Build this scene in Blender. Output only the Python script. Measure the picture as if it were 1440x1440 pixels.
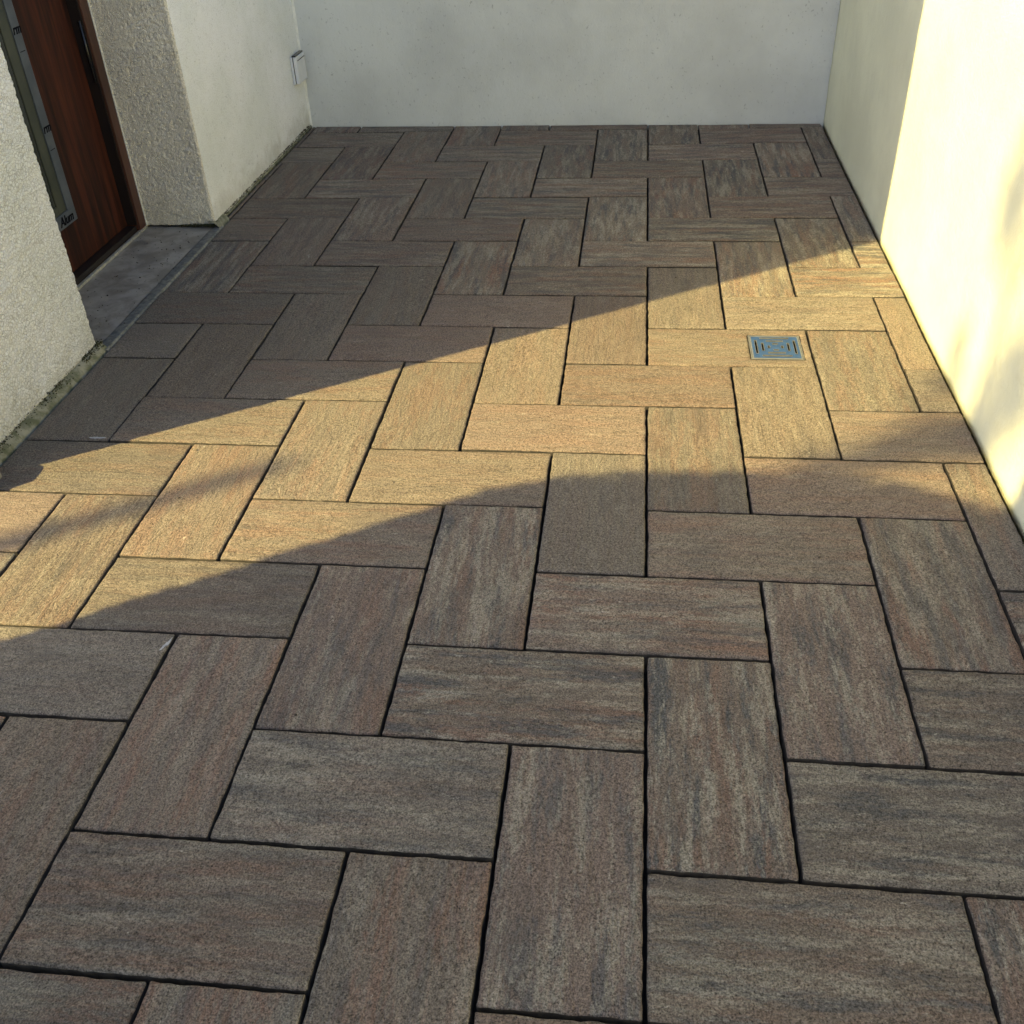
import bpy, math, random
from mathutils import Vector, Matrix, noise

random.seed(7)
for o in list(bpy.data.objects):
    bpy.data.objects.remove(o)
S = bpy.context.scene
C = S.collection
W = 0.25                      # short side of one paving slab, metres
R = math.radians

# ------------------------------------------------------------ camera
cam = bpy.data.cameras.new('camera')
cam_o = bpy.data.objects.new('camera', cam)
C.objects.link(cam_o)
cam.sensor_width = 36.0
cam.lens = 35.2
cam.clip_start = 0.02
cam.clip_end = 500
cam_o.location = (-0.20189 * W, -3.95224 * W, 5.80674 * W)
cam_o.rotation_euler = (0.938168, 0.041512, 0.109808)
S.camera = cam_o

# ------------------------------------------------------------ light
SUN_EL = R(42)
SUN_AZ = math.atan2(0.656, 1.0)           # direction the light travels on the ground, from +x
world = bpy.data.worlds.new('World')
S.world = world
world.use_nodes = True
nt = world.node_tree
nt.nodes.clear()
sky = nt.nodes.new('ShaderNodeTexSky')
sky.sky_type = 'NISHITA'
sky.sun_disc = False
sky.sun_elevation = SUN_EL
_sx, _sy = -math.cos(SUN_AZ), -math.sin(SUN_AZ)
sky.sun_rotation = math.atan2(_sx, _sy)
sky.air_density = 1.0
sky.dust_density = 2.0
sky.ozone_density = 1.0
hs = nt.nodes.new('ShaderNodeHueSaturation')
hs.inputs['Saturation'].default_value = 0.98
bg = nt.nodes.new('ShaderNodeBackground')
bg.inputs['Strength'].default_value = 0.115
wo = nt.nodes.new('ShaderNodeOutputWorld')
nt.links.new(sky.outputs[0], hs.inputs['Color'])
nt.links.new(hs.outputs[0], bg.inputs[0])
nt.links.new(bg.outputs[0], wo.inputs[0])

sun = bpy.data.lights.new('sun', 'SUN')
sun.energy = 5.0
sun.angle = R(0.5)
sun.color = (1.0, 0.785, 0.30)
sun_o = bpy.data.objects.new('sun', sun)
C.objects.link(sun_o)
SD = Vector((math.cos(SUN_EL) * math.cos(SUN_AZ), math.cos(SUN_EL) * math.sin(SUN_AZ), -math.sin(SUN_EL)))
sun_o.rotation_euler = SD.to_track_quat('-Z', 'Y').to_euler()
sun_o.location = (-5, -4, 6)

S.view_settings.view_transform = 'Standard'
S.view_settings.look = 'None'
S.view_settings.gamma = 1.0
S.view_settings.exposure = 1.55
S.render.engine = 'CYCLES'
S.cycles.max_bounces = 8
S.cycles.diffuse_bounces = 5

# ------------------------------------------------------------ helpers
def mat(name, color=(0.5, 0.5, 0.5), rough=0.8, metal=0.0):
    m = bpy.data.materials.new(name)
    m.use_nodes = True
    b = m.node_tree.nodes['Principled BSDF']
    b.inputs['Base Color'].default_value = (*color, 1)
    b.inputs['Roughness'].default_value = rough
    b.inputs['Metallic'].default_value = metal
    return m, m.node_tree, b

class G:
    """small node-graph helper"""
    def __init__(s, tree):
        s.t = tree; s.n = tree.nodes; s.l = tree.links
        s.tc = s.n.new('ShaderNodeTexCoord')
    def put(s, sock, v):
        if v is None: return
        if hasattr(v, 'is_output') or isinstance(v, bpy.types.NodeSocket): s.l.new(v, sock)
        elif isinstance(v, (tuple, list)) and sock.type == 'RGBA' and len(v) == 3: sock.default_value = (*v, 1)
        else: sock.default_value = v
    def mapping(s, vec, scale=(1, 1, 1), loc=None):
        n = s.n.new('ShaderNodeMapping'); s.l.new(vec, n.inputs[0]); n.inputs['Scale'].default_value = scale
        if loc is not None: n.inputs['Location'].default_value = loc
        return n.outputs[0]
    def noise(s, vec, scale, detail=4, rough=0.55, dist=0.0):
        n = s.n.new('ShaderNodeTexNoise'); s.l.new(vec, n.inputs['Vector'])
        n.inputs['Scale'].default_value = scale; n.inputs['Detail'].default_value = detail
        n.inputs['Roughness'].default_value = rough; n.inputs['Distortion'].default_value = dist
        return n.outputs['Fac']
    def voro(s, vec, scale, feature='F1', out='Distance', rnd=1.0):
        n = s.n.new('ShaderNodeTexVoronoi'); s.l.new(vec, n.inputs['Vector']); n.feature = feature
        n.inputs['Scale'].default_value = scale; n.inputs['Randomness'].default_value = rnd
        return n.outputs[out]
    def math(s, op, a, b=None, c=None, clamp=False):
        n = s.n.new('ShaderNodeMath'); n.operation = op; n.use_clamp = clamp
        for i, v in enumerate((a, b, c)): s.put(n.inputs[i], v)
        return n.outputs[0]
    def vmath(s, op, a, b):
        n = s.n.new('ShaderNodeVectorMath'); n.operation = op
        s.put(n.inputs[0], a); s.put(n.inputs[1], b)
        return n.outputs[0]
    def map(s, v, a, b, c=0.0, d=1.0, smooth=True):
        n = s.n.new('ShaderNodeMapRange'); s.l.new(v, n.inputs[0])
        if smooth: n.interpolation_type = 'SMOOTHSTEP'
        for i, x in enumerate((a, b, c, d)): n.inputs[i + 1].default_value = x
        return n.outputs[0]
    def mix(s, f, a, b, mode='MIX'):
        n = s.n.new('ShaderNodeMix'); n.data_type = 'RGBA'; n.blend_type = mode
        s.put(n.inputs[0], f); s.put(n.inputs[6], a); s.put(n.inputs[7], b)
        return n.outputs[2]
    def attr(s, name):
        n = s.n.new('ShaderNodeAttribute'); n.attribute_type = 'OBJECT'; n.attribute_name = name
        return n.outputs['Fac']
    def bump(s, h, strength, dist, normal=None):
        n = s.n.new('ShaderNodeBump'); s.l.new(h, n.inputs['Height'])
        n.inputs['Strength'].default_value = strength; n.inputs['Distance'].default_value = dist
        if normal is not None: s.l.new(normal, n.inputs['Normal'])
        return n.outputs[0]

def mesh_obj(name, verts, faces, material=None, parent=None, smooth=False, loc=(0, 0, 0), rotz=0.0):
    me = bpy.data.meshes.new(name)
    me.from_pydata(verts, [], faces)
    me.update()
    if smooth:
        me.polygons.foreach_set('use_smooth', [True] * len(me.polygons))
    o = bpy.data.objects.new(name, me)
    C.objects.link(o)
    if material: me.materials.append(material)
    if parent: o.parent = parent
    o.location = loc
    o.rotation_euler = (0, 0, rotz)
    return o

def empty(name, loc=(0, 0, 0)):
    o = bpy.data.objects.new(name, None)
    C.objects.link(o)
    o.location = loc
    o.empty_display_size = 0.1
    return o

def tag(o, label, cat, group=None):
    o['label'] = label
    o['category'] = cat
    if group: o['group'] = group
    return o

class MB:
    def __init__(s): s.v = []; s.f = []
    def add(s, v, f):
        k = len(s.v); s.v += [tuple(x) for x in v]; s.f += [tuple(i + k for i in q) for q in f]
    def box(s, x0, x1, y0, y1, z0, z1, bev=0.0):
        if bev <= 0:
            v = [(x, y, z) for z in (z0, z1) for y in (y0, y1) for x in (x0, x1)]
            s.add(v, [(0, 2, 3, 1), (4, 5, 7, 6), (0, 1, 5, 4), (2, 6, 7, 3), (0, 4, 6, 2), (1, 3, 7, 5)])
            return s
        import bmesh
        bm = bmesh.new()
        bmesh.ops.create_cube(bm, size=1)
        for q in bm.verts:
            q.co = Vector(((x0 + x1) / 2 + q.co.x * (x1 - x0), (y0 + y1) / 2 + q.co.y * (y1 - y0), (z0 + z1) / 2 + q.co.z * (z1 - z0)))
        bmesh.ops.bevel(bm, geom=list(bm.edges), offset=bev, segments=2, profile=0.5, affect='EDGES')
        bm.verts.index_update()
        s.add([tuple(q.co) for q in bm.verts], [tuple(q.index for q in f.verts) for f in bm.faces])
        bm.free()
        return s
    def cyl(s, p, q, r0, r1=None, n=10):
        p = Vector(p); q = Vector(q); r1 = r0 if r1 is None else r1
        d = (q - p).normalized(); a = d.orthogonal().normalized(); b = d.cross(a)
        v = []
        for c, r in ((p, r0), (q, r1)):
            for i in range(n):
                t = 2 * math.pi * i / n
                v.append(c + (a * math.cos(t) + b * math.sin(t)) * r)
        f = [(i, (i + 1) % n, n + (i + 1) % n, n + i) for i in range(n)]
        f += [tuple(reversed(range(n))), tuple(range(n, 2 * n))]
        s.add(v, f)
        return s
    def obj(s, name, m, parent=None, smooth=False, **k):
        return mesh_obj(name, s.v, s.f, m, parent, smooth, **k)

def nz(x, y, z, sc): return noise.noise(Vector((x * sc, y * sc, z * sc)))

# ------------------------------------------------------------ materials
def slab_material():
    m, t, b = mat('streaked_concrete_slab', rough=0.86)
    g = G(t)
    rnd = g.n.new('ShaderNodeObjectInfo').outputs['Random']
    sh = g.n.new('ShaderNodeCombineXYZ')
    g.put(sh.inputs[0], g.math('MULTIPLY', rnd, 37.0)); g.put(sh.inputs[1], g.math('MULTIPLY', rnd, 91.0)); g.put(sh.inputs[2], g.math('MULTIPLY', rnd, 53.0))
    P = g.vmath('ADD', g.tc.outputs['Object'], sh.outputs[0])
    streak = g.attr('streak'); redness = g.attr('redness'); tone = g.attr('tone')
    a = g.noise(g.mapping(P, (4.2, 30, 30)), 1.0, 7, 0.64, 0.15)
    bq = g.noise(g.mapping(P, (4.0, 21, 21), (5, 9, 2)), 1.0, 6, 0.65, 0.2)
    c = g.noise(g.mapping(P, (5.0, 34, 34), (15, 3, 8)), 1.0, 7, 0.68, 0.15)
    d = g.noise(g.mapping(P, (9, 16, 16), (1, 33, 8)), 1.0, 6, 0.7, 0.2)
    fine = g.noise(g.mapping(P, (60, 110, 80)), 1.0, 3, 0.7)
    jitter = g.math('MULTIPLY', g.math('SUBTRACT', fine, 0.5), 0.50)
    aj = g.math('ADD', a, jitter); bj = g.math('ADD', bq, jitter); cj = g.math('ADD', c, jitter)
    base = (0.128, 0.105, 0.087)
    hue = g.attr('hue')
    base = g.mix(g.map(hue, 0.0, 0.45), (0.138, 0.107, 0.089), (0.134, 0.110, 0.088))
    base = g.mix(g.map(hue, 0.55, 1.0), base, (0.128, 0.111, 0.093))
    red = (0.150, 0.093, 0.069)
    dark = (0.060, 0.063, 0.066)
    pale = (0.238, 0.216, 0.172)
    col = g.mix(g.math('MULTIPLY', g.map(bj, 0.44, 0.62), redness), base, red)
    col = g.mix(g.math('MULTIPLY', g.map(aj, 0.47, 0.64), g.math('MULTIPLY', streak, 0.95)), col, dark)
    col = g.mix(g.math('MULTIPLY', g.map(cj, 0.47, 0.64), g.math('MULTIPLY', streak, 0.80)), col, pale)
    # blotches and rubbed pale flecks
    col = g.mix(g.math('MULTIPLY', g.map(d, 0.56, 0.74), 0.35), col, pale)
    fleck = g.noise(g.mapping(P, (22, 60, 60), (3, 3, 3)), 1.0, 5, 0.75, 0.8)
    col = g.mix(g.math('MULTIPLY', g.map(fleck, 0.63, 0.72), 0.65), col, (0.34, 0.315, 0.265))
    # sand grain
    gr = g.noise(P, 330, 2, 0.65)
    gr2 = g.noise(P, 170, 3, 0.7)
    k = g.math('ADD', g.map(gr, 0.30, 0.70, 0.38, 1.60, False), g.map(gr2, 0.3, 0.7, -0.42, 0.42, False))
    k = g.math('MULTIPLY', k, tone)
    cx = g.n.new('ShaderNodeCombineXYZ')
    for i in range(3): g.put(cx.inputs[i], k)
    col = g.mix(1.0, col, cx.outputs[0], 'MULTIPLY')
    stain = g.noise(g.mapping(P, (5, 6, 6), (40, 2, 11)), 1.0, 5, 0.6, 0.6)
    col = g.mix(g.map(stain, 0.56, 0.72, 0, 0.35), col, (0.075, 0.066, 0.060))
    dust = g.noise(g.mapping(P, (7, 8, 8), (4, 52, 1)), 1.0, 6, 0.7, 0.4)
    col = g.mix(g.map(dust, 0.60, 0.78, 0, 0.30), col, (0.27, 0.25, 0.215))
    pit = g.noise(P, 60, 3, 0.6)
    col = g.mix(g.map(pit, 0.69, 0.75, 0, 0.75), col, (0.05, 0.045, 0.04))
    g.put(b.inputs['Base Color'], col)
    # relief: riven ridges along the slab, sand grain
    rv = g.noise(g.mapping(P, (9, 62, 62), (2, 1, 7)), 1.0, 7, 0.66, 0.9)
    ridge = g.math('ABSOLUTE', g.math('SUBTRACT', g.noise(g.mapping(P, (6, 15, 15), (7, 7, 7)), 1.0, 5, 0.6, 1.0), 0.5))
    ridge = g.map(ridge, 0.0, 0.016, 0.0, 1.0)
    h = g.math('ADD', g.math('MULTIPLY', rv, 1.2), g.math('MULTIPLY', ridge, 0.30))
    n1 = g.bump(h, 0.8, 0.006)
    n2 = g.bump(g.math('ADD', gr, g.math('MULTIPLY', gr2, 0.7)), 0.55, 0.0022, n1)
    g.put(b.inputs['Normal'], n2)
    b.inputs['Specular IOR Level'].default_value = 0.3
    return m

def render_wall(name, color, coarse, pits=0.0, dirt=0.0):
    """painted render; coarse = strength of the roughcast relief"""
    m, t, b = mat(name, color, 0.9)
    g = G(t)
    P = g.tc.outputs['Object']
    big = g.noise(P, 2.2, 5, 0.6)
    c1 = tuple(x * 0.90 for x in color); c2 = tuple(min(0.9, x * 1.06) for x in color)
    col = g.mix(g.map(big, 0.3, 0.7), c1, c2)
    med = g.noise(P, 14, 5, 0.7)
    col = g.mix(g.map(med, 0.55, 0.8, 0, 0.25), col, tuple(x * y for x, y in zip(color, (0.78, 0.77, 0.72))))
    if coarse > 0:
        w = g.noise(P, 150, 3, 0.6, 0.8)
        w2 = g.noise(P, 330, 2, 0.6, 0.4)
        vn = g.n.new('ShaderNodeTexNoise'); g.l.new(P, vn.inputs['Vector']); vn.inputs['Scale'].default_value = 60; vn.inputs['Detail'].default_value = 2
        vs = g.n.new('ShaderNodeVectorMath'); vs.operation = 'SCALE'; g.l.new(vn.outputs['Color'], vs.inputs[0]); vs.inputs['Scale'].default_value = 0.012
        wp = g.vmath('ADD', P, vs.outputs[0])
        wl = g.map(g.voro(wp, 108, 'DISTANCE_TO_EDGE'), 0.012, 0.13)
        nrm = g.bump(g.math('ADD', g.math('MULTIPLY', wl, 1.0), g.math('ADD', g.math('MULTIPLY', w, 0.8), g.math('MULTIPLY', w2, 0.4))), min(1.0, coarse), 0.006)
        # shade of the deep render channels, with some grime, painted into the colour, patchy
        groove_shade_grime = g.math('MULTIPLY', g.math('SUBTRACT', 1.0, wl), g.map(g.noise(P, 16, 4, 0.7), 0.3, 0.65, 0.25, 0.75))
        col = g.mix(g.math('MULTIPLY', groove_shade_grime, coarse), col, (0.30, 0.28, 0.225))
    else:
        w = g.noise(P, 120, 4, 0.65)
        w3 = g.noise(P, 9, 4, 0.6)
        w4 = g.noise(g.mapping(P, (1, 1, 0.35)), 26, 5, 0.7, 0.5)
        nrm = g.bump(g.math('ADD', g.math('ADD', g.math('MULTIPLY', w, 0.5), g.math('MULTIPLY', w4, 0.5)), w3), 0.6, 0.005)
    if pits > 0:
        pv = g.noise(g.mapping(P, (1, 1, 0.75)), 85, 3, 0.6, 0.4)
        pm = g.map(pv, 0.63, 0.70)
        pn = g.noise(P, 7, 3, 0.6)
        pm = g.math('MULTIPLY', pm, g.map(pn, 0.35, 0.6, 0.15, 1.0))
        col = g.mix(g.math('MULTIPLY', pm, pits), col, tuple(x * 0.32 for x in color))
    if dirt > 0:
        sx = g.n.new('ShaderNodeSeparateXYZ'); g.l.new(P, sx.inputs[0])
        dn = g.noise(P, 11, 5, 0.7, 0.6)
        hgt = g.math('ADD', sx.outputs['Z'], g.math('MULTIPLY', g.math('SUBTRACT', dn, 0.5), 0.34))
        splash = g.map(hgt, 0.0, 0.13, 1.0, 0.0)
        col = g.mix(g.math('MULTIPLY', splash, dirt), col, (0.30, 0.26, 0.16))
    g.put(b.inputs['Base Color'], col)
    g.put(b.inputs['Normal'], nrm)
    b.inputs['Specular IOR Level'].default_value = 0.25
    return m

def noisy(name, c1, c2, scale, rough=0.8, metal=0.0, bump=0.0, stretch=(1, 1, 1), lo=0.35, hi=0.65, detail=5, spec=None):
    m, t, b = mat(name, c1, rough, metal)
    g = G(t)
    P = g.mapping(g.tc.outputs['Object'], stretch)
    n = g.noise(P, scale, detail, 0.65, 0.3)
    g.put(b.inputs['Base Color'], g.mix(g.map(n, lo, hi), c1, c2))
    if bump > 0: g.put(b.inputs['Normal'], g.bump(n, 0.6, bump))
    if spec is not None: b.inputs['Specular IOR Level'].default_value = spec
    return m

M = {}
M['slab'] = slab_material()
M['edge'] = noisy('dark_slab_side', (0.016, 0.014, 0.012), (0.04, 0.034, 0.028), 50, 0.95)  # slab sides, much darker than the top faces
M['bed'] = noisy('dark_joint_bed', (0.008, 0.0075, 0.007), (0.02, 0.018, 0.016), 120, 0.95, bump=0.003)
CREAM = (0.87, 0.89, 0.855)
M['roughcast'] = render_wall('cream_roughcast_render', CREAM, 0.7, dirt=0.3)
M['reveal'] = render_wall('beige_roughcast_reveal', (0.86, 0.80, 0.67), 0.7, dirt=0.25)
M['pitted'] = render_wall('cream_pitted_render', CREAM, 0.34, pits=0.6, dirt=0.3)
M['backwall'] = render_wall('pale_grey_render', (0.62, 0.635, 0.605), 0.0, pits=0.5)
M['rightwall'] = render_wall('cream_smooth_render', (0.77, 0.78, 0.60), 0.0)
M['wood'] = noisy('red_brown_door_wood', (0.014, 0.0055, 0.004), (0.066, 0.017, 0.008), 3.0, 0.6, stretch=(11, 11, 0.7), bump=0.0006, lo=0.3, hi=0.7, spec=0.2)
M['frame_wood'] = noisy('brown_frame_wood', (0.045, 0.016, 0.010), (0.085, 0.032, 0.02), 3.0, 0.4, stretch=(9, 9, 0.8))
M['black'] = mat('black_hardware', (0.012, 0.012, 0.013), 0.25)[0]
M['gasket'] = mat('dark_rebate', (0.010, 0.006, 0.005), 0.5)[0]
M['film'] = noisy('grey_protective_film', (0.055, 0.067, 0.084), (0.085, 0.098, 0.118), 14, 0.35)
M['ink'] = mat('black_print', (0.006, 0.006, 0.010), 0.9)[0]
M['ink'].node_tree.nodes['Principled BSDF'].inputs['Specular IOR Level'].default_value = 0.1
M['bead'] = noisy('grey_green_glazing_bead', (0.036, 0.042, 0.032), (0.055, 0.060, 0.044), 9, 0.4)
M['glass'] = mat('dark_grey_green_glass', (0.022, 0.028, 0.024), 0.12)[0]
M['alu'] = noisy('worn_aluminium', (0.42, 0.42, 0.38), (0.62, 0.61, 0.55), 40, 0.45, 0.6)
M['step'] = noisy('damp_concrete_step', (0.17, 0.158, 0.138), (0.29, 0.275, 0.25), 9, 0.42, bump=0.003, lo=0.38, hi=0.62, detail=7)
M['stepedge'] = noisy('pale_mortar_edge', (0.10, 0.105, 0.09), (0.22, 0.21, 0.175), 45, 0.8, bump=0.003)
M['plinth'] = noisy('mossy_mortar_fillet', (0.10, 0.105, 0.058), (0.26, 0.25, 0.19), 26, 0.9, bump=0.004)
M['moss'] = noisy('dark_moss', (0.018, 0.018, 0.008), (0.060, 0.062, 0.022), 60, 0.95)
M['grit'] = noisy('dark_grit', (0.03, 0.024, 0.018), (0.10, 0.08, 0.06), 90, 0.9)
M['smear'] = noisy('pale_mortar_smear', (0.24, 0.25, 0.27), (0.38, 0.38, 0.39), 60, 0.9)
M['bead_white'] = noisy('white_sealant', (0.66, 0.67, 0.61), (0.76, 0.76, 0.70), 30, 0.6)
M['plastic'] = noisy('white_plastic', (0.62, 0.64, 0.66), (0.68, 0.69, 0.70), 20, 0.35)
M['steel'] = noisy('brushed_steel', (0.16, 0.165, 0.17), (0.26, 0.26, 0.26), 30, 0.4, 0.6, stretch=(1, 8, 1))
M['lip'] = noisy('bright_pressed_steel', (0.36, 0.36, 0.35), (0.48, 0.48, 0.46), 40, 0.4, 0.4)
M['bluefilm'] = noisy('blue_protective_film', (0.008, 0.036, 0.115), (0.013, 0.050, 0.15), 30, 0.3)
M['pit'] = mat('black_gully', (0.006, 0.006, 0.006), 0.9)[0]
M['gravel'] = noisy('grey_gravel_ground', (0.14, 0.13, 0.11), (0.30, 0.28, 0.24), 55, 0.95, bump=0.01)
M['roof'] = noisy('grey_roof_sheet', (0.10, 0.10, 0.10), (0.15, 0.15, 0.15), 6, 0.7)
M['leaf'] = noisy('dark_green_leaf', (0.022, 0.050, 0.014), (0.055, 0.105, 0.028), 3.5, 0.55)
M['bark'] = noisy('brown_bark', (0.06, 0.045, 0.03), (0.13, 0.10, 0.075), 14, 0.9, stretch=(6, 6, 1), bump=0.004)
M['stone'] = noisy('rough_grey_stone', (0.16, 0.15, 0.13), (0.30, 0.28, 0.25), 20, 0.9, bump=0.004)

# ------------------------------------------------------------ ground and paving
XL, XR = -7.0, 3.425                      # paved width in slab units
def yback(u): return 17.47 + (u + 7.0) * (17.255 - 17.47) / (3.43 + 7.0)
YF = -7.0

ground = mesh_obj('ground', [(-60, -60, -0.062), (60, -60, -0.062), (60, 60, -0.062), (-60, 60, -0.062)], [(0, 1, 2, 3)], M['gravel'])
ground['kind'] = 'structure'

DU, DV, DS = 1.575, 7.505, 0.315          # drain centre and half size
bx0, bx1 = -7.3 * W, 3.6 * W
vb = [(bx0, YF * W), (bx1, YF * W), (bx1, 17.9 * W), (bx0, 17.9 * W)]
paving = mesh_obj('paving', [(x, y, -0.044) for x, y in vb] + [(x, y, -0.06) for x, y in vb],
                  [(0, 1, 2, 3), (7, 6, 5, 4), (0, 4, 5, 1), (1, 5, 6, 2), (2, 6, 7, 3), (3, 7, 4, 0)], M['bed'])
paving['kind'] = 'structure'

def slab(corners, horizontal, idx, hole=None):
    """corners in slab units, counter-clockwise from lower left; the object's x axis runs along the slab"""
    rs = random.Random(idx * 17 + 3)
    gap = 0.0145
    cu = sum(c[0] for c in corners) / 4; cv = sum(c[1] for c in corners) / 4
    (x0, y0), (x1, y1), (x2, y2), (x3, y3) = corners
    q = [(x0 + gap, y0 + gap), (x1 - gap, y1 + gap), (x2 - gap, y2 - gap), (x3 + gap, y3 - gap)]
    LX = max(abs(q[1][0] - q[0][0]), 0.02) * W; LY = max(abs(q[3][1] - q[0][1]), 0.02) * W
    ch = 0.004
    def cuts(L, extra=()):
        n = max(2, int(round(L / 0.0125)))
        a = [0.0, min(0.25, ch * 0.45 / L), min(0.3, ch * 1.3 / L)]
        lo, hi = a[2], 1 - a[2]
        mid = [lo + (hi - lo) * i / n for i in range(1, n)]
        mid = [m for m in mid if all(abs(m - e) > 0.35 / n for e in extra)] + list(extra)
        return a + sorted(mid) + [1 - a[2], 1 - a[1], 1.0]
    ex = ey = ()
    if hole:
        hu, hv, hh = hole
        ex = ((hu - hh - q[0][0]) / (q[1][0] - q[0][0]), (hu + hh - q[0][0]) / (q[1][0] - q[0][0]))
        ey = ((hv - hh - q[0][1]) / (q[3][1] - q[0][1]), (hv + hh - q[0][1]) / (q[3][1] - q[0][1]))
    sx, sy = cuts(LX, ex), cuts(LY, ey)
    nx, ny = len(sx), len(sy)
    so = rs.uniform(0, 100)
    dz = rs.uniform(-0.0016, 0.0016); tx = rs.uniform(-0.006, 0.006); ty = rs.uniform(-0.006, 0.006)
    rc = 0.006
    V = []
    def world(s, t):
        xa = q[0][0] + (q[1][0] - q[0][0]) * s; xb = q[3][0] + (q[2][0] - q[3][0]) * s
        ya = q[0][1] + (q[3][1] - q[0][1]) * t; yb = q[1][1] + (q[2][1] - q[1][1]) * t
        return (xa + (xb - xa) * t - cu) * W, (ya + (yb - ya) * s - cv) * W
    def wob(x, y):
        ax = (noise.noise(Vector((x * 22 + so, y * 22, 1.3))) * 0.0016 + noise.noise(Vector((x * 70 + so, y * 70, 7.3))) * 0.0019)
        ay = (noise.noise(Vector((x * 22, y * 22 + so, 5.3))) * 0.0016 + noise.noise(Vector((x * 70, y * 70 + so, 2.3))) * 0.0019)
        return ax, ay
    for j in range(ny):
        for i in range(nx):
            x, y = world(sx[i], sy[j])
            ax, ay = wob(x, y)
            ex_ = min(i, nx - 1 - i); ey_ = min(j, ny - 1 - j); e = min(ex_, ey_)
            # rounded corner
            if ex_ == 0 and ey_ == 0:
                x += (0.0016 if i == 0 else -0.0016); y += (0.0016 if j == 0 else -0.0016)
            drop = (0.0036, 0.0009, 0.0, 0.0)[min(e, 3)]
            z = -drop + dz + tx * x + ty * y + noise.noise(Vector((x * 14 + so, y * 14, 3.1))) * 0.0007
            V.append((x + ax, y + ay, z))
    F = []
    inside = lambda s, t: hole and ex[0] < s < ex[1] and ey[0] < t < ey[1]
    for j in range(ny - 1):
        for i in range(nx - 1):
            if inside((sx[i] + sx[i + 1]) / 2, (sy[j] + sy[j + 1]) / 2): continue
            a = j * nx + i
            F.append((a, a + 1, a + nx + 1, a + nx))
    ring = [i for i in range(nx)] + [j * nx + nx - 1 for j in range(1, ny)] + [(ny - 1) * nx + i for i in range(nx - 2, -1, -1)] + [j * nx for j in range(ny - 2, 0, -1)]
    k = len(V)
    for r in ring:
        x, y, z = V[r]; V.append((x, y, -0.050))
    n = len(ring)
    for a in range(n):
        b_ = (a + 1) % n
        F.append((ring[b_], ring[a], k + a, k + b_))
    if hole:
        ii = [i for i in range(nx) if ex[0] - 1e-6 <= sx[i] <= ex[1] + 1e-6]
        jj = [j for j in range(ny) if ey[0] - 1e-6 <= sy[j] <= ey[1] + 1e-6]
        hr = [jj[0] * nx + i for i in ii] + [j * nx + ii[-1] for j in jj[1:]] + [jj[-1] * nx + i for i in ii[-2::-1]] + [j * nx + ii[0] for j in jj[-2:0:-1]]
        k = len(V)
        for r in hr:
            x, y, z = V[r]; V.append((x, y, -0.050))
        n = len(hr)
        for a in range(n):
            b_ = (a + 1) % n
            F.append((hr[a], hr[b_], k + b_, k + a))
    rot = 0.0
    if not horizontal:
        # turn mesh so that local x runs along the slab length
        V = [(y, -x, z) for x, y, z in V]; rot = math.pi / 2
    o = mesh_obj('paving_slab', V, F, M['slab'], paving, True, (cu * W, cv * W, 0), rot)
    o.data.materials.append(M['edge'])
    o.data.polygons.foreach_set('material_index', [0 if max(f) < nx * ny else 1 for f in F])
    return o

def clip(u0, u1, v0, v1):
    u0 = max(u0, XL if v0 < 12 else XL - 0.085); u1 = min(u1, XR); v0 = max(v0, YF)
    if u1 - u0 < 0.06 or v1 - v0 < 0.06: return None
    ta = min(v1, yback(u0)); tb = min(v1, yback(u1))
    if min(ta, tb) - v0 < 0.06: return None
    return [(u0, v0), (u1, v0), (u1, tb), (u0, ta)]

idx = 0
TONE = {}
for v in range(-9, 18):
    for u in range(-11, 5):
        for hor in (True, False):
            if hor and (u - v + 3) % 4 == 0: r = (u, u + 2, v, v + 1)
            elif not hor and (u - v) % 4 == 0: r = (u, u + 1, v, v + 2)
            else: continue
            c = clip(*r)
            if not c: continue
            idx += 1
            hole = (DU, DV, DS + 0.012) if (hor and u == 0 and v == 7) else None
            o = slab(c, hor, idx, hole)
            rs = random.Random(u * 131 + v * 17 + hor)
            # streaks stronger right and back; plainer, less red colour given to sunlit rows
            side = max(0.0, min(1.0, (u + 4.0) / 3.5))
            p = (0.45 + 0.38 * side) if v < 3 else (0.20 + 0.12 * side) if v < 9 else (0.55 + 0.3 * side)
            p += rs.uniform(-0.2, 0.2)
            if 3 <= v < 9: p *= 0.6
            o['streak'] = max(0.08, min(1.0, p))
            o['redness'] = max(0.15, min(1.0, rs.gauss(0.62, 0.25))) * (0.55 if 3 <= v < 9 else 1.0)
            o['hue'] = rs.random()
            o['tone'] = rs.uniform(0.86, 1.12)

# ------------------------------------------------------------ floor drain
drain = empty('floor_drain', (DU * W, DV * W, 0))
tag(drain, 'small square metal floor drain with blue film and slots, set into a sunlit slab', 'drain')
a = DS * W
mb = MB()
t = 0.0026
for s in (-1, 1):
    mb.box(s * a - (t if s > 0 else 0), s * a + (0 if s > 0 else t), -a, a, -0.03, -0.0005)
    mb.box(-a + t, a - t, s * a - (t if s > 0 else 0), s * a + (0 if s > 0 else t), -0.03, -0.0005)
mb.obj('rim', M['steel'], drain)
MB().box(-a + t, a - t, -a + t, a - t, -0.0275, -0.0262).obj('gully', M['pit'], drain)
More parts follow.
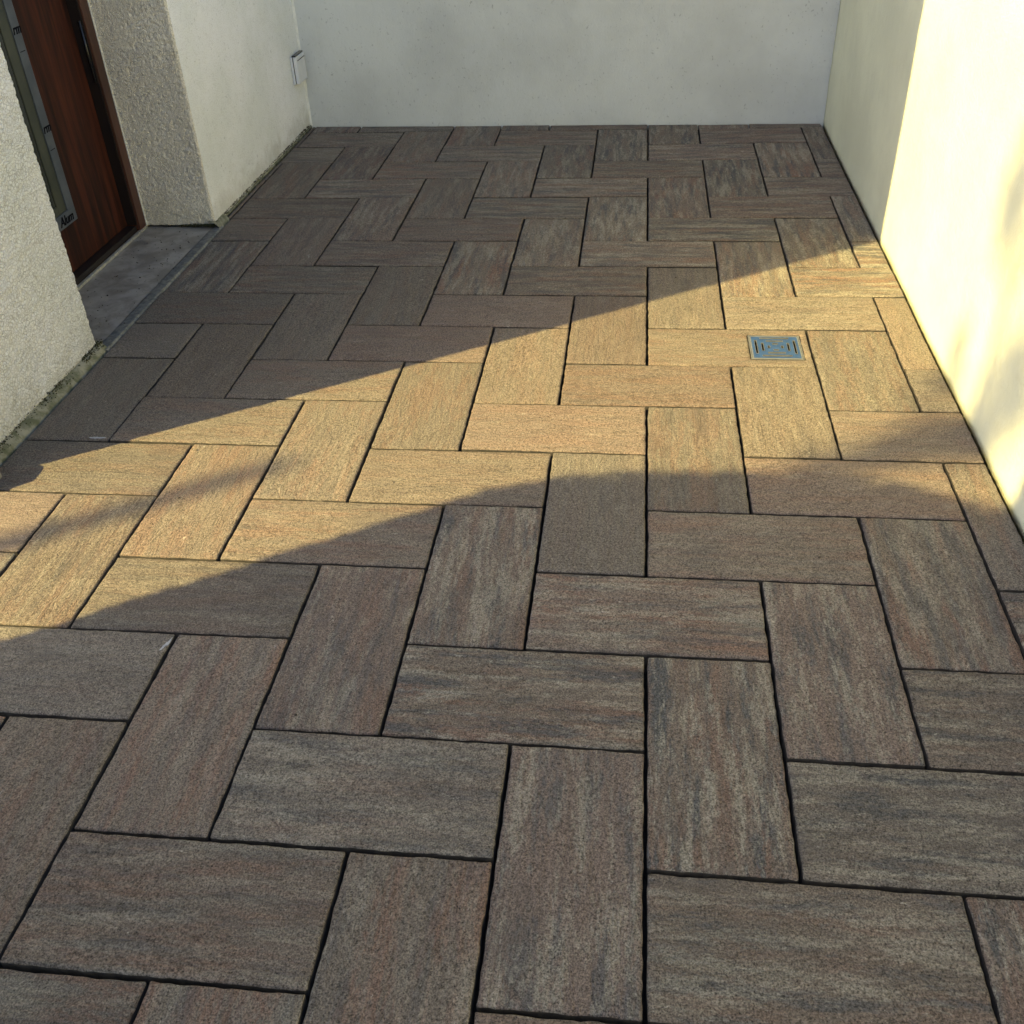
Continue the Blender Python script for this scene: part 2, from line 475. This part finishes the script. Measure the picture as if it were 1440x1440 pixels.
# slotted plate
b0 = a - t - 0.0012
slots = []
for k, (off, hl) in enumerate(((0.78, 0.58), (0.52, 0.34), (0.27, 0.10))):
    w = 0.042
    for s in (-1, 1):
        slots.append((s * off - w, s * off + w, -hl, hl))
        slots.append((-hl, hl, s * off - w, s * off + w))
def plate(rects, solid, z0, z1, name, m, lim=1.0):
    xs = sorted({-lim, lim} | {x for r in rects for x in r[:2]}); ys = sorted({-lim, lim} | {y for r in rects for y in r[2:]})
    def ok(i, j):
        if i < 0 or j < 0 or i >= len(xs) - 1 or j >= len(ys) - 1: return False
        cx, cy = (xs[i] + xs[i + 1]) / 2, (ys[j] + ys[j + 1]) / 2
        hit = any(r[0] < cx < r[1] and r[2] < cy < r[3] for r in rects)
        return hit != solid
    mb = MB()
    for i in range(len(xs) - 1):
        for j in range(len(ys) - 1):
            if not ok(i, j): continue
            x0, x1, y0, y1 = xs[i] * b0, xs[i + 1] * b0, ys[j] * b0, ys[j + 1] * b0
            mb.add([(x0, y0, z1), (x1, y0, z1), (x1, y1, z1), (x0, y1, z1)], [(0, 1, 2, 3)])
            for (di, dj, p, q) in ((-1, 0, (x0, y1), (x0, y0)), (1, 0, (x1, y0), (x1, y1)), (0, -1, (x0, y0), (x1, y0)), (0, 1, (x1, y1), (x0, y1))):
                if not ok(i + di, j + dj):
                    mb.add([(*p, z1), (*p, z0), (*q, z0), (*q, z1)], [(0, 1, 2, 3)])
    return mb.obj(name, m, drain)
plate(slots, True, -0.004, -0.0012, 'grate', M['steel'])
big = [(r[0] - 0.004, r[1] + 0.004, r[2] - 0.004, r[3] + 0.004) for r in slots]
film = plate(big, True, -0.0012, -0.0006, 'protective_film', M['bluefilm'], 0.94)
film['label'] = 'blue protective film left on the grate'
for r in slots:
    # pressed lips round each slot
    mb = MB()
    e = 0.009
    z0, z1 = -0.0012, 0.0012
    mb.box((r[0] - e) * b0, r[0] * b0, (r[2] - e) * b0, (r[3] + e) * b0, z0, z1)
    mb.box(r[1] * b0, (r[1] + e) * b0, (r[2] - e) * b0, (r[3] + e) * b0, z0, z1)
    mb.box(r[0] * b0, r[1] * b0, (r[2] - e) * b0, r[2] * b0, z0, z1)
    mb.box(r[0] * b0, r[1] * b0, r[3] * b0, (r[3] + e) * b0, z0, z1)
    mb.obj('slot_lip', M['steel'], drain)

# ------------------------------------------------------------ walls
def prism(poly, z0, z1, steps, zstep, amp, name, mats, parent, seed=0.0, origin=(0, 0, 0), rough=False):
    """extrude a plan polygon (metres); steps: spacing per edge; mats: material index per edge"""
    pts = []; em = []
    n = len(poly)
    area = sum(poly[i][0] * poly[(i + 1) % n][1] - poly[(i + 1) % n][0] * poly[i][1] for i in range(n))
    for i in range(n):
        p = Vector(poly[i]); q = Vector(poly[(i + 1) % n]); L = (q - p).length
        k = max(1, int(round(L / steps[i])))
        d = (q - p).normalized(); nrm = Vector((d.y, -d.x)) * (1 if area > 0 else -1)
        for j in range(k):
            pts.append((p + (q - p) * j / k, nrm, (0.0 if steps[i] > 0.05 else (0.28 if rough and steps[i] > 0.01 else 1.0)))); em.append(mats[1][i])
    if rough:
        zs = [z0 + i * zstep for i in range(int((1.15 - z0) / zstep))]
        zs += [zs[-1] + (z1 - zs[-1]) * (i + 1) / 45 for i in range(45)]
    else:
        k = max(1, int(round((z1 - z0) / zstep))); zs = [z0 + (z1 - z0) * i / k for i in range(k + 1)]
    nzs = len(zs) - 1
    V = []; N = len(pts)
    for j in range(nzs + 1):
        z = zs[j]
        for (p, nr, fine) in pts:
            x, y = p
            if fine:
                if rough:
                    n0 = noise.voronoi(Vector((x * 88, y * 88, (z + seed) * 88)))[0][0]
                    d = amp * (0.35 - 1.5 * n0 * n0 + 0.5 * nz(x, y, z + seed, 45) + 0.25 * nz(x, y, z, 6))
                else:
                    d = nz(x, y, z + seed, 55) * amp + nz(x, y, z + seed, 130) * amp * 0.7 + nz(x, y, z + seed, 5) * amp * 0.9
                d *= fine; x += nr.x * d; y += nr.y * d
            V.append((x - origin[0], y - origin[1], z - origin[2]))
    F = []; mi = []
    for j in range(nzs):
        for i in range(N):
            k = (i + 1) % N
            F.append((j * N + i, j * N + k, (j + 1) * N + k, (j + 1) * N + i)); mi.append(em[i])
    F.append(tuple(range(N - 1, -1, -1))); mi.append(0)
    F.append(tuple(range(nzs * N, nzs * N + N))); mi.append(0)
    o = mesh_obj(name, V, F, None, parent, False)
    for m in mats[0]: o.data.materials.append(m)
    o.data.polygons.foreach_set('material_index', mi)
    o.data.polygons.foreach_set('use_smooth', [len(f) == 4 for f in F])
    return o

UL = -7.13
VA, VB = 7.2, 11.64
HC = 4.09
DOORH = 2.15
house = empty('house', (UL * W, VA * W, 0))
tag(house, 'cream roughcast house with a brown door in a deep reveal, on the left', 'house')
HO = (UL * W, VA * W, 0)
w = lambda pts: [(x * W, y * W) for x, y in pts]
# near pier with the front wall round the corner
c = 0.03
o = prism(w([(UL - c, HC), (UL, HC + c), (UL, VA - c), (UL - c, VA), (-8.62, VA), (-8.62, 5.4), (-26, 5.4), (-26, HC)]),
          0.018, DOORH, [0.006, 0.0034, 0.004, 0.006, 9, 9, 9, 9], 0.0034, 0.0030, 'wall',
          ([M['roughcast'], M['reveal']], [0, 0, 0, 1, 1, 0, 0, 0]), house, 1.0, HO, True)
o['label'] = 'wall pier beside the door, coarse roughcast'
o = prism(w([(UL, VB + c), (UL, 20.0), (-8.62, 20.0), (-8.62, VB), (UL - c, VB)]),
          0.004, DOORH, [0.0105, 9, 9, 0.0034, 0.004], 0.0034, 0.0030, 'wall',
          ([M['pitted'], M['reveal']], [0, 0, 0, 1, 1]), house, 4.0, HO, True)
o['label'] = 'smoother pitted wall between the door and the back corner'
mb = MB()
hx = lambda u: u * W - HO[0]
hy = lambda v: v * W - HO[1]
mb.box(hx(-8.62), hx(UL), hy(HC), hy(20.0), DOORH + 0.001, 3.9).box(hx(-26), hx(-8.62) - 0.001, hy(HC), hy(5.4), DOORH + 0.001, 3.9)
mb.obj('upper_wall', M['pitted'], house)
MB().box(hx(-26), hx(-8.64), hy(18.6), hy(20.0), 0, 3.9).obj('rear_wall', M['pitted'], house)
MB().box(hx(-27.4), hx(-26.02), hy(HC), hy(20.0), 0, 3.9).obj('side_wall', M['pitted'], house)
MB().box(hx(-27.6), hx(UL + 0.15), hy(HC - 0.15), hy(20.2), 3.902, 4.02, 0.01).obj('roof', M['roof'], house)
# mortar fillet and moss line at the foot of the wall
def fillet(v0, v1, reach=XL, hs=1.0):
    V = []; F = []
    n = int((v1 - v0) * W / 0.012)
    for i in range(n + 1):
        v = v0 + (v1 - v0) * i / n
        j = nz(v, 0, 0, 3.0) * 0.006 + nz(v, 5, 0, 14.0) * 0.003
        x0, x1 = UL * W - 0.02, (reach - 0.02) * W + 0.001
        for (x, z) in ((x0, 0.022 * hs + j * hs), (x0 + 0.02 + 0.006 * hs, 0.016 * hs + j * hs), ((x0 + x1) / 2 + 0.014, (0.005 + j * 0.5) * hs), (x1 - 0.004 + j * 0.3, -0.002), (x1, -0.03)):
            V.append((x - HO[0], v * W - HO[1], z))
    for i in range(n):
        for k in range(4):
            a_ = i * 5 + k
            F.append((a_, a_ + 1, a_ + 6, a_ + 5))
    return mesh_obj('mortar_fillet', V, F, M['plinth'], house, True)
fillet(HC - 0.1, VA + 0.06)
fillet(VB - 0.08, 12.03)
fillet(12.03, 17.5, XL - 0.08, 0.35)
# doorstep
st = MB()
n = 26; k = 12
V = []; F = []
for j in range(n + 1):
    for i in range(k + 1):
        u = -8.36 + (-7.19 + 8.36) * i / k; v = VA - 0.02 + (VB - VA + 0.04) * j / n
        V.append((hx(u), hy(v), -0.004 + nz(u, v, 0, 1.7) * 0.0025 + nz(u, v, 3, 5) * 0.0012))
for j in range(n):
    for i in range(k):
        a_ = j * (k + 1) + i
        F.append((a_, a_ + 1, a_ + k + 2, a_ + k + 1))
q = len(V)
V += [(hx(-8.36), hy(VA - .02), -0.055), (hx(-7.19), hy(VA - .02), -0.055), (hx(-7.19), hy(VB + .02), -0.055), (hx(-8.36), hy(VB + .02), -0.055)]
F.append((q, q + 3, q + 2, q + 1))
doorstep = mesh_obj('doorstep', V, F, M['step'], house, True)
V = []; F = []
n = 90
for j in range(n + 1):
    v = VA - 0.02 + (VB - VA + 0.04) * j / n
    e = nz(v, 1, 1, 4) * 0.004 + nz(v, 1, 1, 17) * 0.003
    for (x, z) in ((-7.19 * W, -0.006), (-7.165 * W, -0.002), (-7.045 * W, -0.001), (-7.03 * W + e, 0.001), (XL * W + e * 0.6, -0.002), (XL * W + e * 0.6 + 0.002, -0.03)):
        V.append((x - HO[0], v * W - HO[1], z))
for j in range(n):
    for i in range(5):
        a_ = j * 6 + i
        F.append((a_, a_ + 1, a_ + 7, a_ + 6))
mesh_obj('step_edging', V, F, M['stepedge'], doorstep, True)
MB().box(hx(-8.365), hx(-8.31), hy(VA + 0.02), hy(VB - 0.02), -0.004, 0.006, 0.0015).obj('threshold_strip', M['alu'], doorstep)

# door set
FU = -8.33; LU = -8.53                    # frame face and leaf face
v_in = 11.40                              # frame's inner edge on the far side
door = MB().box(hx(LU) - 0.05, hx(LU), hy(7.55), hy(v_in) - 0.001, 0.028, DOORH - 0.06, 0.002).obj('door', M['wood'], house)
MB().box(hx(FU) - 0.075, hx(FU), hy(v_in), hy(VB) - 0.001, 0.004, DOORH - 0.001, 0.002).obj('frame_post', M['frame_wood'], door)
MB().box(hx(FU) - 0.075, hx(FU), hy(VA) + 0.001, hy(7.54), 0.004, DOORH - 0.001, 0.002).obj('frame_post', M['frame_wood'], door)
MB().box(hx(FU) - 0.075, hx(FU), hy(7.545), hy(v_in) - 0.001, DOORH - 0.058, DOORH - 0.001, 0.002).obj('frame_head', M['frame_wood'], door)
MB().box(hx(FU) - 0.10, hx(FU) - 0.008, hy(v_in) - 0.008, hy(v_in) - 0.0005, 0.03, DOORH - 0.06).obj('rebate_seal', M['gasket'], door)
MB().box(hx(LU) - 0.05, hx(FU) - 0.012, hy(7.55), hy(v_in) - 0.01, 0.004, 0.026).obj('sill_board', M['gasket'], door)
MB().cyl((hx(FU) - 0.016, hy(v_in) - 0.013, 0.585), (hx(FU) - 0.016, hy(v_in) - 0.013, 0.80), 0.0055).obj('hinge', M['black'], door, True)
MB().box(hx(FU) + 0.0005, hx(FU) + 0.004, hy(VB) - 0.005, hy(VB) + 0.001, 0.004, DOORH).obj('sealant_line', M['bead_white'], door)
# glazing
fR, fI, gI, z_b, z_i = 9.92, 9.72, 9.50, 0.76, 0.955
gx = hx(LU)
ztop = 1.85
fm = MB()
fm.box(gx + 0.0005, gx + 0.010, hy(7.86), hy(fR), z_b * W, z_i * W, 0.0015)
fm.box(gx + 0.0005, gx + 0.010, hy(fI), hy(fR), z_i * W + 0.0002, ztop, 0.0015)
fm.box(gx + 0.0005, gx + 0.010, hy(7.86), hy(8.06), z_i * W + 0.0002, ztop, 0.0015)
fm.obj('film_wrapped_trim', M['film'], door)
fm = MB()
fm.box(gx + 0.0005, gx + 0.0055, hy(gI), hy(fI) - 0.0003, z_i * W + 0.0005, ztop, 0.001)
fm.box(gx + 0.0005, gx + 0.0055, hy(8.06) + 0.0003, hy(gI) - 0.0002, z_i * W + 0.0005, z_i * W + 0.03, 0.001)
fm.obj('glazing_bead', M['bead'], door)
MB().box(gx + 0.0002, gx + 0.0025, hy(8.07), hy(gI) - 0.0005, z_i * W + 0.031, ztop - 0.001).obj('glass_pane', M['glass'], door)
def lettering(txt, y, z, size):
    cu = bpy.data.curves.new('lettering', 'FONT')
    cu.body = txt; cu.size = size; cu.extrude = 0.0001; cu.resolution_u = 3; cu.shear = 0.25; cu.offset = 0.0006
    tmp = bpy.data.objects.new('lettering_curve', cu)
    C.objects.link(tmp)
    bpy.context.view_layer.update()
    me = bpy.data.meshes.new_from_object(tmp.evaluated_get(bpy.context.evaluated_depsgraph_get()))
    bpy.data.objects.remove(tmp)
    o = bpy.data.objects.new('lettering', me)
    C.objects.link(o)
    vs = [tuple(v.co) for v in me.vertices]; fs = [tuple(p.vertices) for p in me.polygons]
    V2 = []; F2 = []
    for k_, dx in enumerate((-0.0016, 0.0, 0.0016)):
        b_ = len(V2)
        V2 += [(x + dx, y + abs(dx) * 0.4, z + k_ * 0.00008) for x, y, z in vs]; F2 += [tuple(i + b_ for i in f) for f in fs]
    me.clear_geometry(); me.from_pydata(V2, [], F2); me.update()
    me.materials.clear(); me.materials.append(M['ink'])
    o.matrix_local = Matrix.Identity(4)
    o.parent = door
    o.rotation_euler = (math.pi / 2, 0, math.pi / 2)
    o.location = (gx + 0.0103, y, z)
    return o
lettering('Alum', hy(9.42), 0.795 * W, 0.046)
lettering('rm', hy(9.722), 2.04 * W, 0.044)
lettering('rm', hy(9.722), 3.32 * W, 0.044)
for z in (1.80, 3.10):
    MB().box(gx + 0.0100, gx + 0.0104, hy(9.75), hy(9.88), z * W, z * W + 0.0022).obj('film_crease', M['ink'], door)

# back wall
back = prism(w([(UL - 0.6, 17.47 + 0.03 + 0.011), (3.47 + 1.2, 17.28 - 0.024), (3.47 + 1.2, 18.2), (UL - 0.6, 18.2)]), -0.03, 2.6,
             [0.03, 9, 9, 9], 0.03, 0.0016, 'back_wall', ([M['backwall']], [0, 0, 0, 0]), None, 9.0)
tag(back, 'plain pale grey rendered wall closing the far end of the paving', 'wall')
mb = MB()
Vb = []
n = 40
Fb = []
for i in range(n + 1):
    z = 2.5 * i / n
    j = nz(0, 0, z, 9) * 0.0015
    x0 = UL * W + 0.002; y1 = 17.5 * W + 0.004
    for (x, y) in ((x0 - 0.002, y1 - 0.012 + j), (x0 + 0.003 + j, y1 - 0.009), (x0 + 0.011 + j, y1 - 0.003), (x0 + 0.013, y1 + 0.004)):
        Vb.append((x, y, z))
for i in range(n):
    for k in range(3):
        a_ = i * 4 + k
        Fb.append((a_, a_ + 1, a_ + 5, a_ + 4))
mesh_obj('corner_sealant', Vb, Fb, M['bead_white'], back, True)

# right wall
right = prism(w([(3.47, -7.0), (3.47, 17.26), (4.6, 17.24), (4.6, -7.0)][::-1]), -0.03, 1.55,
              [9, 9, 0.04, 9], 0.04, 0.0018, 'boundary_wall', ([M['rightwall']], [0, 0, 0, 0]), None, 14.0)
tag(right, 'tall cream rendered wall along the right, sunlit near and shaded towards the back', 'wall')

# ------------------------------------------------------------ outlet box on the left wall
box = empty('outlet_box', (UL * W, 17.09 * W, 1.25 * W))
tag(box, 'small white outdoor outlet box with a hinged cover, on the wall by the back corner', 'outlet box')
hw, hh = 0.28 * W, 0.255 * W
MB().box(0.001, 0.013, -hw, hw, -hh, hh, 0.003).obj('back_box', M['plastic'], box)
MB().box(0.0155, 0.034, -hw + 0.002, hw, -hh + 0.002, hh, 0.004).obj('cover', M['plastic'], box)
MB().box(0.0125, 0.016, -hw + 0.003, hw - 0.003, -hh + 0.003, hh - 0.003).obj('seal', M['black'], box)
MB().box(0.0345, 0.036, -hw + 0.012, hw - 0.012, hh - 0.019, hh - 0.016).obj('cover_ridge', M['ink'], box)
MB().box(0.010, 0.030, -hw + 0.004, hw - 0.004, hh + 0.0005, hh + 0.007, 0.001).obj('hinge', M['black'], box)

# ------------------------------------------------------------ moss, grit and mortar smears
mb = MB()
rs = random.Random(3)
def blob(mb, x, y, z, r, flat=1.0):
    ico = [(0, 0, 1), (0.9, 0, 0.2), (0.25, 0.85, 0.2), (-0.75, 0.5, 0.2), (-0.75, -0.5, 0.2), (0.25, -0.85, 0.2), (0, 0, -0.7)]
    a = rs.uniform(0, 6.3); ca, sa = math.cos(a), math.sin(a)
    v = []
    for p in ico:
        k = r * rs.uniform(0.7, 1.25)
        v.append((x + (p[0] * ca - p[1] * sa) * k, y + (p[0] * sa + p[1] * ca) * k, z + p[2] * k * flat))
    mb.add(v, [(0, 1, 2), (0, 2, 3), (0, 3, 4), (0, 4, 5), (0, 5, 1), (6, 2, 1), (6, 3, 2), (6, 4, 3), (6, 5, 4), (6, 1, 5)])
for i in range(2400):
    if rs.random() < 0.42:
        v = rs.uniform(HC, VA); den = 0.25 + 0.75 * max(0, nz(v, 2, 2, 1.6) + 0.2)
        if v > VA - 0.45: den = 1.0
    else:
        v = rs.uniform(VB - 0.02, 17.4); den = 0.35 + 0.65 * max(0, nz(v, 8, 2, 1.1) + 0.25)
        if v < VB + 0.4: den = 1.0
    if rs.random() > den: continue
    x = UL * W + abs(rs.gauss(0, 0.010 if v < 9 else 0.006)); z = (0.010 if v < 9 else 0.003) + max(0, 0.016 - (x - UL * W)) * 0.6 + rs.uniform(0, 0.006)
    blob(mb, x, v * W, z, rs.uniform(0.0009, 0.0032))
for i in range(500):
    u = UL - abs(rs.gauss(0, 0.28)); 
    if u < -8.2: continue
    blob(mb, u * W, VB * W - abs(rs.gauss(0, 0.006)), 0.002 + rs.uniform(0, 0.007), rs.uniform(0.001, 0.0035))
for i in range(160):
    blob(mb, (UL + rs.uniform(-0.08, 0.05)) * W, (VA + rs.gauss(0, 0.05)) * W, rs.uniform(0.002, 0.022), rs.uniform(0.0015, 0.0045))
mo = mb.obj('moss', M['moss'], None, True)
mo['kind'] = 'stuff'
tag(mo, 'dark moss along the foot of the cream house wall', 'moss')

mb = MB()
spots = [(1.2, 3.55), (1.55, 3.35), (2.35, 3.62), (2.72, 3.30), (2.5, 3.35), (2.28, 2.9), (2.75, 2.35), (-2.6, 4.35), (-1.9, 4.1), (-4.9, 4.85), (-4.75, 3.95), (-4.85, 3.5), (-3.1, 3.85),
         (-3.6, .62), (-4.35, .3), (1.35, 2.05), (0.8, 1.2), (0.95, 0.3), (-0.75, .55), (1.75, .55), (1.9, -.35), (0.55, -.55), (-2.7, 1.15), (-2.9, 8.9), (-2.2, 10.4), (-1.3, 10.2), (-.6, 10.6), (0.4, 9.6), (0.2, 9.7), (-2.6, 11.2), (-1.2, 10.9)]
for (u, v) in spots:
    r = rs.uniform(0.0022, 0.0046)
    blob(mb, u * W, v * W, 0.001 + r * 0.3, r, 0.6)
for i in range(420):
    u = rs.uniform(XL + 0.1, XR - 0.1); v = rs.uniform(-2, 17)
    r = rs.uniform(0.0006, 0.0018)
    blob(mb, u * W, v * W, 0.001 + r * 0.3, r, 0.7)
for i in range(260):                                       # crumbs on the doorstep
    u = rs.uniform(-8.25, -7.1); v = rs.uniform(VA + .1, VB - .05)
    r = abs(rs.gauss(0, 0.0016)) + 0.0005
    blob(mb, u * W, v * W, -0.002 + r * 0.3, r, 0.7)
gr = mb.obj('grit', M['grit'], None, True)
gr['kind'] = 'stuff'
tag(gr, 'loose dark grit and soil crumbs scattered on the slabs', 'grit')

def smear(u, v, du, dv, ang):
    V = [(0, 0, 0.0022)]; n = 26
    for i in range(n):
        t = 2 * math.pi * i / n
        k = 0.75 + 0.5 * rs.random()
        x, y = math.cos(t) * du * k, math.sin(t) * dv * k
        V.append(((x * math.cos(ang) - y * math.sin(ang)) * W, (x * math.sin(ang) + y * math.cos(ang)) * W, 0.0006))
    o = mesh_obj('mortar_smear', V, [(0, i + 1, (i + 1) % n + 1) for i in range(n)], M['smear'], paving, True, (u * W, v * W, 0.0005))
    return o
smear(-4.05, 1.82, 0.022, 0.12, -0.25)
smear(-6.15, 5.055, 0.10, 0.016, 0.05)

# small stone by the house corner, just outside the picture
V = []; F = []
rs2 = random.Random(5)
N1, N2 = 14, 8
for j in range(N2 + 1):
    ph = math.pi * j / N2
    for i in range(N1):
        th = 2 * math.pi * i / N1
        d = Vector((math.cos(th) * math.sin(ph), math.sin(th) * math.sin(ph), math.cos(ph)))
        k = 1 + noise.noise(d * 1.7) * 0.22
        sg = lambda a, p: math.copysign(abs(a) ** p, a)
        V.append((sg(d.x, 0.35) * 0.046 * k, sg(d.y, 0.35) * 0.046 * k, 0.045 + sg(d.z, 0.35) * 0.06 * k))
for j in range(N2):
    for i in range(N1):
        F.append((j * N1 + i, (j + 1) * N1 + i, (j + 1) * N1 + (i + 1) % N1, j * N1 + (i + 1) % N1))
stone = mesh_obj('corner_stone', V, F, M['stone'], None, True, (-7.0 * W, 4.08 * W, 0))
tag(stone, 'rough grey stone set at the front corner of the house', 'stone')

# ------------------------------------------------------------ garden plants behind the viewer (they cast the near shade)
ex_ = Vector((math.cos(SUN_AZ), math.sin(SUN_AZ), 0)); ey_ = Vector((-math.sin(SUN_AZ), math.cos(SUN_AZ), 0))
TAN = math.tan(SUN_EL)
def tq(t, q, z=0.0): return ex_ * (t * W) + ey_ * (q * W) + Vector((0, 0, z))
def leafcards(mb, p, size, rnd):
    n = Vector((rnd.gauss(0, 1), rnd.gauss(0, 1), rnd.gauss(0, 1) + 0.4)).normalized()
    a = n.orthogonal().normalized(); b = n.cross(a)
    t = rnd.uniform(0, 6.28); a, b = a * math.cos(t) + b * math.sin(t), b * math.cos(t) - a * math.sin(t)
    L = size * rnd.uniform(0.7, 1.3); w_ = L * 0.5
    mb.add([p - a * L, p - b * w_ * 0.8 + a * 0.1 * L + n * L * 0.12, p + a * L, p + b * w_ * 0.8 + a * 0.1 * L + n * L * 0.12], [(0, 1, 2), (0, 2, 3)])

T0 = -10.5
prof = [(4.62, 0.0), (4.56, 0.7), (4.54, 1.2), (4.46, 1.86), (4.25, 1.97), (3.82, 2.07), (3.3, 2.16), (2.9, 2.24), (2.4, 2.31), (1.75, 2.35), (1.45, 2.50), (1.2, 2.64), (0.0, 2.72), (-2.0, 2.70), (-3.4, 2.72), (-4.2, 2.66), (-4.6, 2.45), (-4.8, 1.2), (-4.85, 0.0)]
prof = [(q_, h_ if h_ < 1.7 else (h_ / (W * 0.5095) - 14.0 - T0) * W * TAN) for q_, h_ in prof]
def top(q):
    for (a0, h0), (a1, h1) in zip(prof, prof[1:]):
        if a1 <= q <= a0 and a0 != a1: return h0 + (h1 - h0) * (a0 - q) / (a0 - a1)
    return 0.0
hedge = empty('hedge', tq(T0, -1.0))
tag(hedge, 'tall dense green hedge in the garden behind the viewer', 'hedge')
base = hedge.location
rh = random.Random(21)
mb = MB()
# inner mass of the hedge
V = []; F = []
cols = []
q = 4.53
while q > -4.75:
    cols.append(q); q -= 0.09
NR = 14
for q in cols:
    h = top(q) - 0.02
    edge = min(1.0, math.sqrt(max(0.02, min(4.62 - q, q + 4.85)) / 1.4))
    for i in range(NR):
        f = i / (NR - 1)
        # cross-section: up one face, over the rounded top, down the other
        ang = math.pi * f
        x = -math.copysign(abs(math.cos(ang)) ** 0.45, math.cos(ang)) * 0.30 * (0.35 + 0.65 * edge)
        z = (math.sin(ang) ** 0.35) * h
        j = noise.noise(Vector((x * 6, q * 1.6, z * 6))) * 0.03
        p = tq(T0, q) + ex_ * (x + j) + Vector((0, 0, max(0, z + j * 0.5)))
        V.append(p - base)
for a_ in range(len(cols) - 1):
    for i in range(NR - 1):
        k = a_ * NR + i
        F.append((k, k + 1, k + NR + 1, k + NR))
F.append(tuple(range(NR))); F.append(tuple(reversed(range((len(cols) - 1) * NR, len(cols) * NR))))
mb.add(V, F)
for i in range(22000):
    q = rh.uniform(-4.8, 4.56)
    h = top(q)
    edge = min(1.0, math.sqrt(max(0.02, min(4.62 - q, q + 4.85)) / 1.4))
    ang = math.pi * rh.random()
    x = -math.copysign(abs(math.cos(ang)) ** 0.45, math.cos(ang)) * 0.31 * (0.35 + 0.65 * edge)
    z = (math.sin(ang) ** 0.35) * h * (rh.uniform(0.05, 1.0) if rh.random() < 0.55 else 1.0)
    p = tq(T0, q) + ex_ * (x + rh.gauss(0, 0.012)) + Vector((0, 0, max(0.02, z + rh.gauss(0, 0.010))))
    leafcards(mb, p - base, 0.020, rh)
mb.obj('foliage', M['leaf'], hedge)
for q in (3.6, 2.0, 0.2, -1.8, -3.8):
    p = tq(T0, q) - base
    MB().cyl(p, p + Vector((0.03, 0.02, 0.9)), 0.022, 0.012, 8).obj('stem', M['bark'], hedge)

def slender(t, q, height, rmax, label, nleaf, seed, tip=0.02, lean=0.0):
    rr = random.Random(seed)
    b = tq(t, q)
    o = empty('slender_tree', b)
    tag(o, label, 'tree')
    tr = MB()
    p = Vector((0, 0, 0))
    for i in range(8):
        f0, f1 = i / 8, (i + 1) / 8
        tr.cyl(Vector((0, 0, height * f0)), Vector((0, 0, height * f1)), 0.05 * (1 - f0) + 0.006, 0.05 * (1 - f1) + 0.006, 8)
    tr.obj('trunk', M['bark'], o)
    cr = MB()
    for i in range(nleaf):
        f = rr.random() ** 0.8
        z = height * (0.18 + 0.82 * f)
        r = rmax * (math.sin(math.pi * min(1, (1 - f) * 0.62 + 0.0)) ** 0.8) + tip
        a = rr.uniform(0, 6.283); k = math.sqrt(rr.random()) * (0.75 + 0.5 * noise.noise(Vector((math.cos(a), math.sin(a), z * 2 + seed))))
        leafcards(cr, Vector((math.cos(a) * r * k, math.sin(a) * r * k, z)), 0.035, rr)
    cr.obj('crown', M['leaf'], o)
    return o
DZ = lambda t0, ts: (ts - t0) * W * TAN
slender(-36, 6.00, DZ(-36, -0.6), 0.055, 'very slim tall tree behind the hedge, furthest left from the viewer', 2600, 4)

# loose tree whose few leaf clumps reach past the hedge top
TT = -33.0
o = empty('loose_tree', tq(TT, 2.95))
tag(o, 'tall thin tree with a few loose leaf clumps, behind the middle of the hedge', 'tree')
def tp(q, ts): return tq(TT, q, DZ(TT, ts)) - o.location
tr = MB()
pts = [Vector((0, 0, 0)), tp(2.90, -14), tp(3.0, -4), tp(2.92, 2), tp(3.0, 5), tp(2.9, 7.5), tp(3.2, 9.2)]
for i in range(len(pts) - 1):
    tr.cyl(pts[i], pts[i + 1], 0.055 - 0.008 * i, 0.055 - 0.008 * (i + 1), 8)
clumps = [(3.26, 9.15, 0.085, 260), (3.32, 8.6, 0.06, 120), (2.5, 6.9, 0.10, 260), (2.35, 6.2, 0.10, 240), (2.05, 6.6, 0.09, 190), (2.75, 5.9, 0.08, 190), (3.72, 7.1, 0.05, 90), (3.68, 6.5, 0.05, 80),
          (2.98, 4.9, 0.075, 200), (2.88, 5.5, 0.09, 240), (3.05, 4.0, 0.07, 170), (3.1, 3.2, 0.06, 140), (1.8, 7.4, 0.08, 150), (3.0, 11.2, 0.08, 120), (2.6, 8.2, 0.07, 110)]
rr = random.Random(31)
cr = MB()
for (q, ts, rad, n) in clumps:
    c_ = tp(q, ts)
    b_ = min(pts, key=lambda p: (p - c_).length + (100 if p.z > c_.z else 0))
    tr.cyl(b_, c_, 0.010, 0.004, 6)
    for i in range(int(n * 0.7)):
        d = Vector((rr.gauss(0, 1), rr.gauss(0, 1), rr.gauss(0, 1) * 1.3)) * rad * 0.62
        leafcards(cr, c_ + d, 0.026, rr)
tr.obj('trunk', M['bark'], o)
cr.obj('crown', M['leaf'], o)
